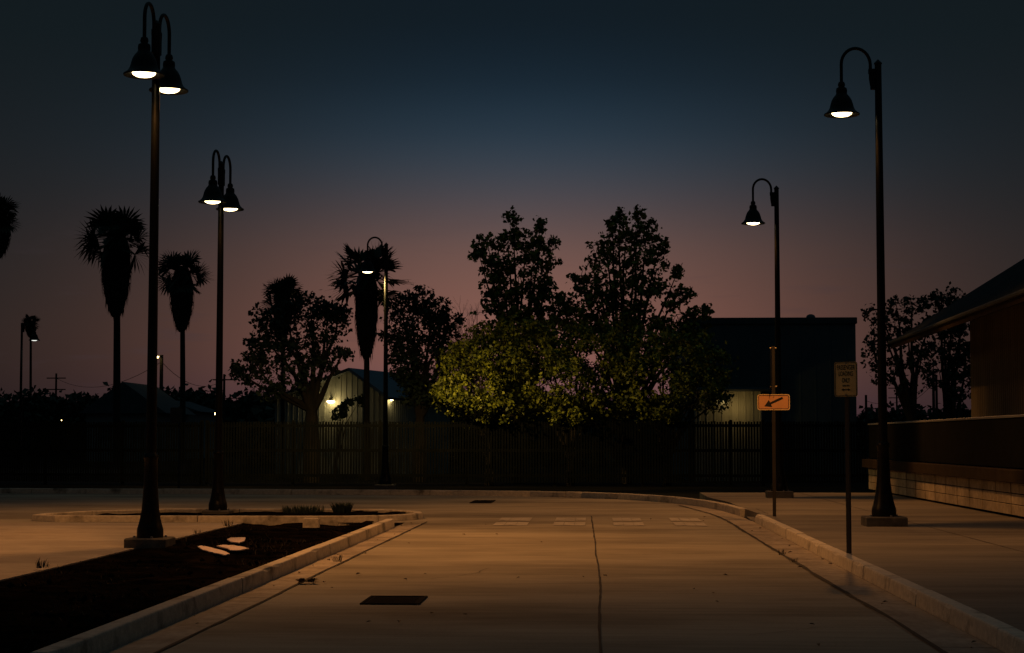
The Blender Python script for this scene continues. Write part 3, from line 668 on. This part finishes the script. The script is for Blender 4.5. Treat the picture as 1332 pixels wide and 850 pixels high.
def tree(label, base_px, Y, trunk_r, blobs, leaf='leafd', nleaf=.16, cl_r=.34, dens=26, per=26, group=None, limbs=True, split=.5, depthf=.8, name='tree', sprig=5, lean=0, cat='tree', shell=.35, stems=1, dY=0):
    base = Q(base_px, 600, Y); base.z = -.1
    root = empty(name, base, label, cat, group)
    B = []
    for px, py, rx_, ry_ in blobs:
        c = Q(px, py, Y)-base; k = Y/F; B.append((c, rx_*k, ry_*k))
    tr = MB(); nodes = []
    lo = min(c.z-rz for c, rx_, rz in B); fork = max(.6, lo*split+.0)
    bases = [Vector((random.uniform(-.25,.25)*(stems > 1)*s_, random.uniform(-.1,.1), 0)) for s_ in range(stems)]
    order = sorted(B, key=lambda b: b[0].z)
    top = order[-1][0]
    for i, (c, rx_, rz) in enumerate(order):
        s0 = bases[i % stems]; f0 = Vector((s0.x*1.5+lean*.3, s0.y, fork))
        c = c+Vector((0, random.uniform(-1,1)*rx_*.3, 0)); pts = [s0, s0.lerp(f0,.5)+Vector((random.uniform(-.06,.06),0,0)), f0]
        mid = f0.lerp(c, .45); mid.z += .12*(c-f0).length*(1 if abs(c.x-f0.x) < abs(c.z-f0.z) else -.3); mid += Vector((random.uniform(-.15,.15), random.uniform(-.2,.2), random.uniform(-.1,.1)))
        pts += [f0.lerp(mid,.5)+Vector((random.uniform(-.08,.08),random.uniform(-.08,.08),0)), mid, mid.lerp(c,.55)+Vector((random.uniform(-.1,.1),random.uniform(-.1,.1),0)), c+Vector((0,0,rz*.5))]
        rr = trunk_r*(1 if i == 0 else .8); rad = [trunk_r*1.25, trunk_r, trunk_r*.85, rr*.5, rr*.36, rr*.24, rr*.06]
        tr.tube(pts, rad, 8)
        for j in range(3, len(pts)): nodes.append(pts[j])
        for j in range(3, len(pts)-1): nodes.append(pts[j].lerp(pts[j+1], .5))
    P = []
    nodes_np = np.array([tuple(p) for p in nodes])
    for c, rx_, rz in B:
        ncl = max(5, int(dens*(rx_*rz)))
        for q in range(ncl+sprig):
            v = rng.normal(size=3); v /= np.linalg.norm(v); rr = (shell+(1-shell)*rng.random())**.6
            if q >= ncl: v[1] *= .4; v[2] = abs(v[2])*.8+v[2]*.2; v /= np.linalg.norm(v); rr = rng.uniform(1.0,1.2)
            p = np.array(c)+v*rr*np.array((max(rx_-cl_r*.3,.1), rx_*depthf, max(rz-cl_r*.25,.1)))
            kk = int(per*rng.uniform(.45,1.4)*(.6 if q >= ncl else 1)); cr_ = cl_r*(rng.uniform(.5,1.2) if q < ncl else .55)
            L_ = rng.normal(size=(kk,3))*cr_*np.array((.5,.5,.42))
            P.append(p+L_)
            if limbs:
                dd_ = np.linalg.norm(nodes_np-p,axis=1); j = int(dd_.argmin()); a_ = Vector(nodes_np[j]); e_ = Vector(p)
                m_ = a_.lerp(e_,.5)+Vector(rng.normal(size=3)*.07*(e_-a_).length)
                tr.tube([a_, m_, e_], [.022,.014,.005], 4, cap=False)
    tr.build('trunk','bark',root)
    leaves('crown', np.concatenate(P), nleaf, leaf, root)
    return root
g_tall = 'tall leafy trees rising in the middle'
tree('tall leafy tree with a pointed crown, left of the two in the middle', 672, 66, .17,
     [(667,288,9,17),(660,313,19,20),(684,316,20,20),(703,298,6,12),(698,318,10,12),(634,318,20,14),(648,340,36,28),(622,332,10,10),(700,345,28,22),(716,325,14,18),(675,368,42,30),(640,372,18,26),(712,372,18,12),(690,400,48,34),(655,410,40,34),(725,410,26,26),(740,395,14,14),(700,450,60,44),(645,455,45,38)],
     leaf='leafy', nleaf=.175, cl_r=.24, dens=42, per=18, sprig=5, group=g_tall, shell=.15)
tree('tall leafy tree with a broad stepped crown, right of the two in the middle', 815, 65.5, .19,
     [(806,286,7,14),(797,298,8,16),(830,284,8,15),(816,306,22,20),(842,304,17,18),(788,325,22,22),(860,322,15,16),(825,335,42,26),(775,345,12,14),(800,365,50,26),(855,362,26,24),(882,358,9,12),(755,372,20,16),(775,395,45,26),(835,392,55,26),(885,385,20,12),(904,410,12,9),(919,408,6,10),(880,418,30,18),(790,430,70,30),(850,440,75,32),(745,420,24,30),(900,440,34,22)],
     leaf='leafy', nleaf=.175, cl_r=.24, dens=42, per=18, sprig=5, group=g_tall, shell=.15)
g_low = 'low spreading trees hanging over the fence'
low = dict(leaf='leafy', nleaf=.14, cl_r=.30, dens=46, per=32, shell=.45, depthf=1.9, sprig=5, split=.45)
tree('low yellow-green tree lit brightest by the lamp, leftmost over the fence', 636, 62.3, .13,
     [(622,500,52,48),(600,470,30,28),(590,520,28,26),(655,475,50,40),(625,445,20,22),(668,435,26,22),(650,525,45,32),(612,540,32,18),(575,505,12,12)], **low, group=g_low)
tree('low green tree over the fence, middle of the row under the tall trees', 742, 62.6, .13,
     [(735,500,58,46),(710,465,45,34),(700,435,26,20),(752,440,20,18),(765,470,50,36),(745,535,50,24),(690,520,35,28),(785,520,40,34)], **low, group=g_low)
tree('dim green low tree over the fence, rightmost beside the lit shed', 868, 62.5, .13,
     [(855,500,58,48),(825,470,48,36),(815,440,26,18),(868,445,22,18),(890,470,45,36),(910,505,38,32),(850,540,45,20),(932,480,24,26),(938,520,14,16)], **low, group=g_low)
tree('broad dark tree with spreading limbs in front of the pale house', 405, 67, .26,
     [(402,405,38,22),(425,425,28,30),(372,425,26,26),(350,415,22,22),(348,455,34,28),(330,480,26,22),(312,490,12,10),(385,465,36,32),(425,465,26,24),(352,505,24,18),(440,410,16,16),(395,500,24,14),(447,462,8,10)],
     leaf='leafd', nleaf=.17, cl_r=.30, dens=42, per=22, split=.9, depthf=.9, shell=.3)
tree('dark leafy tree between the skirted palm and the yellow-green trees', 546, 68, .2,
     [(540,392,26,18),(520,402,20,20),(565,405,28,20),(585,420,16,18),(545,430,42,30),(580,450,22,24),(515,440,20,26),(555,470,44,30),(525,478,22,24),(560,508,36,26),(590,480,16,30),(535,512,20,20)],
     leaf='leafd', nleaf=.17, cl_r=.30, dens=42, per=22, split=.9, depthf=.9, shell=.3)
tree('dark open-branched tree right of the big building, nearer the sidewalk', 1186, 64, .2,
     [(1142,412,18,18),(1165,402,20,16),(1186,405,18,18),(1150,445,24,22),(1180,440,30,24),(1135,465,12,22),(1150,490,18,18),(1200,470,26,24),(1170,478,18,16),(1210,430,20,18),(1180,505,14,10)],
     leaf='leafd', nleaf=.16, cl_r=.28, dens=30, per=18, split=.75, depthf=.9, shell=.25, stems=1, group='dark trees beyond the platform')
tree('dark leafy tree half hidden by the roof overhang', 1236, 66, .2,
     [(1222,395,20,14),(1242,392,20,14),(1228,425,26,22),(1250,420,20,20),(1235,460,28,24),(1222,490,20,18),(1245,500,20,26),(1256,470,14,24),(1260,395,10,10)],
     leaf='leafd', nleaf=.17, cl_r=.30, dens=42, per=22, split=.35, depthf=.9, shell=.25, group='dark trees beyond the platform')
tree('small dark bush against the house wall by the lit lamp', 437, 72, .06, [(444,535,11,8),(440,541,12,7),(458,524,11,4),(469,521,7,5),(450,529,6,6)],
     leaf='leafd', nleaf=.16, cl_r=.16, dens=60, per=16, split=.3, name='bush', cat='bush')
# bare twiggy tree
bp = Q(640,600,68); bp.z = -.1; bt = empty('bare_tree', bp, 'leafless twiggy tree showing against the sky left of the tall trees', 'tree')
mbt = MB()
def grow(p, d, ln, r, depth):
    if depth == 0 or ln < .12: return
    q = p+d*ln*.5+Vector((random.uniform(-.03,.03),0,0))*ln; e = q+(d+Vector((random.uniform(-.12,.12),random.uniform(-.1,.1),.06))).normalized()*ln*.5
    mbt.tube([p,q,e],[r,r*.85,r*.7],5,cap=False)
    for k in range(2 if depth < 5 else 3):
        nd = (d+Vector((random.uniform(-.6,.6),random.uniform(-.5,.5),random.uniform(-.05,.35)))).normalized()
        grow(e if k < 2 else q, nd, ln*random.uniform(.66,.86), r*.62, depth-1)
for an in (-.75,-.45,-.2,0,.25): grow(Vector((0,0,0)) if an == 0 else Vector((0,0,1.2)), Vector((an,random.uniform(-.1,.1),1)).normalized(), 1.55, .055, 7)
mbt.tube([(0,0,0),(0,0,1.3)],[.09,.06],6); mbt.build('trunk','bark',bt)

# ------------------------------------------------------------------ palms
def palm(px, top, bot_skirt, crown_w, Y, label, skirt_w=42, skirt_top=None, trunk_w=7, groundz=-1.0, fr=30, seed=1, cy=None, bend=0):
    rr = random.Random(seed); k = Y/F; base = Q(px+bend, 560, Y); base.z = groundz
    root = empty('palm_tree', base, label, 'palm tree', 'palms along the left')
    c = Q(px, cy or (top+crown_w*.5), Y)-base; sb = Q(px, bot_skirt, Y).z-base.z
    t = MB(); n = 8; tr = trunk_w*k/2
    t.tube([Vector((c.x*(i/n)**1.5, 0, (c.z)*i/n)) for i in range(n+1)], [tr*(1.35-.4*i/n) for i in range(n+1)], 10); t.build('trunk','bark',root)
    # hanging skirt of dead fronds
    s = MB(); sw = skirt_w*k/2; zt = c.z+.13*crown_w*k; H = zt-sb; Ax = c.x
    prof = [(tr*1.2,sb+.02*H),(sw*.42,sb+.08*H),(sw*.70,sb+.25*H),(sw*.88,sb+.5*H),(sw*.84,sb+.78*H),(sw*.42,zt),(.01,zt+.01)]
    s.lathe(prof, 14, (Ax,0,0), cap=False)
    for i in range(520):
        a = rr.uniform(0,2*math.pi); u = rr.random()**.8; z = sb+H*(.08+.92*u); j = 0
        ra = sw*(np.interp(u,[0,.15,.4,.7,1],[.45,.68,.93,.93,.5])); ln_f = rr.uniform(.05,.14)*H; da = rr.uniform(-.18,.18)
        p0 = Vector((Ax+ra*math.cos(a), ra*math.sin(a), z)); p1 = Vector((Ax+ra*rr.uniform(.86,1.13)*math.cos(a+da), ra*rr.uniform(.86,1.13)*math.sin(a+da), z-ln_f)); tng = Vector((-math.sin(a), math.cos(a), 0))*sw*rr.uniform(.03,.08)
        s.add([p0-tng, p0+tng, p1], [(0,1,2)])
    s.build('skirt','thatch',root)
    f = MB(); Rc = crown_w*k/2; C0 = Vector((Ax,0,c.z))
    for i in range(fr):
        az_ = 2*math.pi*(i*.618)+rr.uniform(-.3,.3); el = math.asin(rr.uniform(-.55,.97))
        d = Vector((math.cos(az_)*math.cos(el), math.sin(az_)*math.cos(el), math.sin(el))); pl = Rc*rr.uniform(.36,.54); tip = C0+d*pl-Vector((0,0,.06*Rc))
        f.tube([C0, C0.lerp(tip,.5)+Vector((0,0,.03*Rc)), tip], [.02*Rc,.014*Rc,.01*Rc], 4, cap=False)
        side = d.cross(Vector((0,0,1))); side = side.normalized() if side.length > .1 else Vector((1,0,0)); upv = side.cross(d).normalized()
        roll = rr.uniform(-1.3,1.3); s2 = side*math.cos(roll)+upv*math.sin(roll)
        nb_ = 12; fl = Rc*rr.uniform(.40,.54)
        for b in range(nb_):
            th = R(-80+160*b/(nb_-1)); bd_ = (d*math.cos(th)+s2*math.sin(th)).normalized(); w_ = fl*.085; nn = bd_.cross(upv).normalized()*w_
            l1 = fl*.62; m1 = tip+bd_*l1; en = tip+bd_*fl*rr.uniform(.9,1.08)+Vector((0,0,-fl*rr.uniform(.0,.16)))
            f.add([tip-nn*.3, tip+nn*.3, m1+nn, m1-nn, en], [(0,1,2,3),(3,2,4)])
    f.build('crown','leafd',root)
    return root
palm(152,268,415,114,110,'tallest full palm with a long shaggy skirt, left of the nearest double lamp',42,trunk_w=8,seed=3,cy=314,fr=34)
palm(237,318,434,90,130,'slimmer skirted palm between the two double lamps',34,trunk_w=6,seed=4,cy=358,fr=34,bend=1)
palm(-6,240,340,86,108,'palm cut off by the left edge of the picture',44,trunk_w=8,seed=5,cy=284,fr=34)
palm(40,405,440,32,250,'smallest far palm near the left edge',14,trunk_w=3,seed=6,cy=421,fr=36,groundz=-5)
palm(477,324,470,126,71,'palm with a dark skirt rising behind the single-headed lamp',34,trunk_w=6.5,seed=8,cy=362,fr=34,groundz=-.1)
palm(368,372,440,80,73,'small palm head poking out of the broad dark tree',26,trunk_w=4.5,seed=9,cy=389,fr=36,groundz=-.1)

# ------------------------------------------------------------------ far left: houses, poles, lights, wires
def far_house(x0, x1, ytop, yeave, yb, Y, label):
    a = Q(x0,yb,Y); b = Q(x1,yb,Y); m = Q((x0+x1)/2,ytop,Y); ze = Q(x0,yeave,Y).z
    e = empty('house', (a.x, Y, -2), label, 'house', 'far houses at the left'); wd = b.x-a.x; dz = 2; dp = 9
    MB().box(wd*.08,wd*.92,0,dp,-1,ze+dz).build('wall','housew',e)
    r = MB(); r.add([(0,-.4,ze+dz),(wd,-.4,ze+dz),(wd/2,-.4,m.z+dz),(0,dp+.4,ze+dz),(wd,dp+.4,ze+dz),(wd/2,dp+.4,m.z+dz)], [(0,1,2),(5,4,3),(0,2,5,3),(1,4,5,2),(0,3,4,1)]); r.build('roof','roofm',e)
    for t in (.25,.6): MB().box(wd*t,wd*(t+.12),-.05,-.002,dz+ze-1.9,dz+ze-.9).build('window','dark',e)
    return e
far_house(103,218,497,538,560,130,'low far house with a peaked roof and pale wall behind the nearest double lamp')
far_house(168,262,520,536,560,150,'second far house with a flatter roof and pale wall, partly behind the lamp pole')
def upole(px, top, Y, label, arms=1, light=False, wd=.16):
    b = Q(px,560,Y); b.z = -2.5; h = Q(px,top,Y).z+2.5
    e = empty('utility_pole', b, label, 'utility pole', 'utility poles in the distance')
    MB().tube([(0,0,0),(0,0,h)],[wd,wd*.7],8).build('pole','wood',e)
    for i in range(arms): MB().box(-1.1,1.1,-.06,.06,h-.6-i*1.3,h-.48-i*1.3).build('crossarm','wood',e)
    if light:
        m_ = MB(); m_.tube([(0,-.15,h-.2),(-.12,-.5,h-.1),(-.2,-.6,h-.12)],.04,6); f_ = m_.build('lamp_arm','wood',e)
        MB().lathe([(.001,-.14),(.10,-.1),(.14,0),(.001,.03)],10,(-.2,-.6,h-.15),cap=False).build('bulb','bulb',f_)
    return b+Vector((0,0,h-.55))
p1 = upole(209,462,140,'far utility pole carrying a small lit lamp beside the nearest double lamp',0,True,.2)
p2 = upole(291,487,170,'far utility pole right of the median lamp',1)
p3 = upole(299,513,230,'farther short utility pole left of the broad dark tree',1)
p4 = upole(258,510,230,'far utility pole just left of the median lamp',2)
p5 = upole(72,486,200,'far utility pole left of the peaked far house',2)
q1 = upole(1127,514,170,'far utility pole seen right of the passenger sign',0)
q2 = upole(1134,527,260,'farther utility pole low on the horizon right of the passenger sign',2)
q3 = upole(1215,486,150,'far utility pole seen below the roof overhang, left of a pair',0)
q4 = upole(1219,488,175,'far utility pole seen below the roof overhang, right of a pair',1)
q5 = upole(1167,500,240,'far utility pole just right of the nearest right lamp',2)
q6 = upole(1250,516,190,'far utility pole beside the corrugated wall',0)
def wire(a, b, sag, label):
    m_ = MB(); m_.tube([a.lerp(b, i/12)-Vector((0,0,sag*4*(i/12)*(1-i/12))) for i in range(13)], .022, 4)
    o = m_.build('power_line','wood'); tag(o, label, 'power line', 'power lines in the distance')
wire(p5, p1, 1.5, 'thin power line sagging between the far poles at the left')
wire(p1, p2, 1.2, 'thin power line from the pole with the small lamp towards the median lamp')
wire(p4, p3, 1.0, 'thin low power line between the two farthest poles at the left')
wire(q1, q3, 1.0, 'thin power line crossing the sky gap right of the big dark building')
wire(q2, q4, 1.5, 'thin low power line behind the open-branched tree at the right')
# tiny far lights
def far_light(px, py, Y, r, label):
    p = Q(px,py,Y); z0 = -2; e = empty('far_lamp', (p.x, p.y, z0), label, 'lamp', 'tiny far lamps')
    MB().tube([(0,.1,0),(0,.1,p.z-z0+.1)],.05,6).build('pole','wood',e)
    MB().lathe([(.001,-r),(r*.8,-r*.6),(r,0),(r*.8,r*.6),(.001,r)],12,(0,0,p.z-z0),cap=False).build('bulb','bulb',e)
far_light(281,538.5,120,.11,'tiny lit lamp low beside the median lamp pole')
far_light(80,547,160,.035,'tiny faint lit lamp low at the far left')
# far wood
def treeline(name, px0, px1, Y, f_top, label, n):
    P = []
    for i in range(n):
        px = random.uniform(px0, px1); tp = f_top(px); z1 = Q(px, tp, Y).z; p = Q(px, 560, Y)
        k = 16; u = random.random()**.6
        P.append(np.array((p.x, p.y+random.uniform(-3,3), -2+(z1+2)*u))+rng.normal(size=(k,3))*.55)
    o = leaves(name, np.concatenate(P), .7, 'leafd', None); return tag(o, label, 'woods', kind='stuff')
def ft(px): return 527+7*math.sin(px*.11)+4*math.sin(px*.37)+3*math.sin(px*.9)-(10 if 225 < px < 262 else 0)
treeline('treeline', -60, 350, 175, ft, 'dark far tree line along the horizon at the left', 2300)
treeline('treeline', 345, 1000, 110, lambda px: 541+5*math.sin(px*.13)+4*math.sin(px*.41), 'dark far tree line behind the fence and the house', 2600)
treeline('treeline', 1118, 1345, 210, lambda px: 541+2*math.sin(px*.2)+2*math.sin(px*.7), 'dark far tree line low behind the platform at the right', 900)

# ------------------------------------------------------------------ small things
def tuft(x, y, z, r, h, n, label, name='weed', cat='weed', group=None, m='weed'):
    mb = MB()
    for i in range(n):
        a = random.uniform(0,2*math.pi); rr = r*random.random()**.5; bx = Vector((rr*math.cos(a), rr*math.sin(a), 0)); a2_ = a+random.uniform(-1,1); hh = h*random.uniform(.4,1.1); lean_ = hh*random.uniform(.1,.7)
        tp = bx+Vector((math.cos(a2_)*lean_, math.sin(a2_)*lean_, hh)); wv = Vector((-math.sin(a2_), math.cos(a2_), 0))*h*.035
        md = bx.lerp(tp,.55)+Vector((0,0,hh*.12)); mb.add([bx-wv, bx+wv, md+wv, md-wv, tp], [(0,1,2,3),(3,2,4)])
    o = mb.build(name, m); o.location = (x,y,z); return tag(o, label, cat, group)
gw = 'weeds sprouting from cracks and soil'
for px, py, s_, lb in ((439,731,.10,'small weed in the left gutter crack, below the curb joint'),(1017,722,.09,'weed sprouting from the right gutter crack'),(1032,732,.07,'lower of the two weeds in the right gutter crack'),):
    p = G(px,py); tuft(p.x,p.y,.0,.05,s_,26,lb,group=gw)
for px, py, s_, lb in ((297,687,.13,'weed on the edge of the parking lane, nearest the planter tip'),(258,697,.08,'small weed on the planter edge left of the pale patches'),(54,742,.12,'lone weed at the planter edge near the left side'),(242,712,.12,'weed beside the footing of the nearest double lamp')):
    p = G(px,py); tuft(p.x,p.y,.03,.08,s_,30,lb,group=gw)
gs = 'low dark clumps in the planting beds'
for px, w_, h_, lb in ((395,.42,.15,'wide dark clump of plants in the median island'),(445,.18,.2,'narrow spiky clump of plants in the median island')):
    p = G(px,667,.07); tuft(p.x,p.y,.06,w_,h_*1.1,420,lb,'plant_clump','plant',gs,'leafd')
# grass over the planter
mb = MB()
for i in range(5200):
    x = random.uniform(-6.5,LC-.2); y = random.uniform(8,32.6)
    if y > 31 and x > -4.3: continue
    if math.sin(x*2.1+y*.7)+math.sin(y*1.3-x)+random.uniform(-.8,.8) < .1: continue
    h_ = random.uniform(.02,.075); a = random.uniform(0,6.28); wv = Vector((math.cos(a), math.sin(a), 0))*.006; b_ = Vector((x,y,-.02)); mb.add([b_-wv, b_+wv, b_+Vector((random.uniform(-.04,.04),random.uniform(-.04,.04),h_))], [(0,1,2)])
tag(mb.build('grass','weed'), 'sparse dry grass on the planter soil', 'grass', kind='stuff')
# clods and stones in the soil
mb = MB()
for i in range(420):
    x = random.uniform(-6.4,LC-.25); y = random.uniform(8,32); s_ = random.uniform(.015,.05)
    if y > 31 and x > -4.3: continue
    vs = [(x+s_*a*random.uniform(.6,1.2), y+s_*b*random.uniform(.6,1.2), -.01+s_*c*random.uniform(.5,.9)) for a,b,c in ((1,0,0),(-1,0,0),(0,1,0),(0,-1,0),(0,0,1),(0,0,-1))]
    mb.add(vs, [(0,2,4),(2,1,4),(1,3,4),(3,0,4),(2,0,5),(1,2,5),(3,1,5),(0,3,5)])
tag(mb.build('clods','soil'), 'dark clods and stones scattered on the planter soil', 'stones', kind='stuff')
# thin pale pinkish patches laid flat on the soil
def patch(pts, label):
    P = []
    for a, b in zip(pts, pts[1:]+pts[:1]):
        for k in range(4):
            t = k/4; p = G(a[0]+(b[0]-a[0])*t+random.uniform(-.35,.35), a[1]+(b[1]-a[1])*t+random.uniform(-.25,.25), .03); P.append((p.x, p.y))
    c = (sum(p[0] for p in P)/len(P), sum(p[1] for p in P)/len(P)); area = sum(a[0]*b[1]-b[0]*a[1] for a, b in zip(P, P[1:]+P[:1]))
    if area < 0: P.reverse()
    mb = MB(); mb.poly([(p[0]-c[0], p[1]-c[1]) for p in P], 0, .014); o = mb.build('patch','patch'); o.location = (c[0], c[1], .018); tag(o, label, 'patch', 'pale patches lying on the planter soil')
patch([(257,711),(262,709.8),(275,712.6),(290,716.5),(299,720.5),(293,722),(276,718.5),(262,714.5)], 'long pale pinkish patch on the soil, lowest of the three')
patch([(282,710.5),(290,708.8),(302,709.5),(316,711.5),(324,713.4),(313,715.6),(300,715.8),(296,713.5)], 'long pale pinkish patch on the soil, middle of the three')
patch([(295,702),(300,699.6),(320,699.4),(318,703.6),(311,706),(301,704.8)], 'short pale pinkish patch on the soil, farthest of the three')
# pale block at the planter's far end
p = G(405,688,.03); o = MB().box(-.135,.135,-.08,.08,0,.16,.012).build('concrete_block','curb'); o.location = (p.x, p.y, .05); tag(o, 'small pale concrete block at the far end of the planter', 'block')
# fallen leaves and bits on the paving
gl_ = 'dry leaves scattered on the paving'
spots = [(401,760,.09,'largest dry leaf clump in the left gutter'),(408,757,.05,'dry leaf touching the largest clump in the left gutter')]
for px, py, s_, lb in spots+[(None,)*4]*60:
    if px is None:
        q_ = random.random()
        if q_ < .5: x = random.choice([random.uniform(LC+.02,GL+.1), random.uniform(GR-.1,RC-.02)]); y = random.uniform(10,33)
        else: x = random.uniform(GL,GR); y = random.uniform(12,36)
        s_ = random.uniform(.018,.04); lb = 'small dry leaf lying on the road or gutter'; z = .011
    else: p = G(px,py); x, y, z = p.x, p.y, .012
    mb = MB(); k = 6 if s_ > .045 else 1
    for j in range(k):
        a = random.uniform(0,6.28); o_ = Vector((random.uniform(-s_,s_), random.uniform(-s_,s_), 0))*(k > 1); d_ = Vector((math.cos(a),math.sin(a),0))*s_; n_ = Vector((-d_.y,d_.x,0))*.5
        mb.add([o_-d_, o_-n_+Vector((0,0,s_*.5)), o_+d_+Vector((0,0,s_*.3)), o_+n_+Vector((0,0,s_*.55))], [(0,1,2),(0,2,3)])
    o = mb.build('dry_leaf','dry'); o.location = (x,y,z); tag(o, lb, 'dry leaf', gl_)
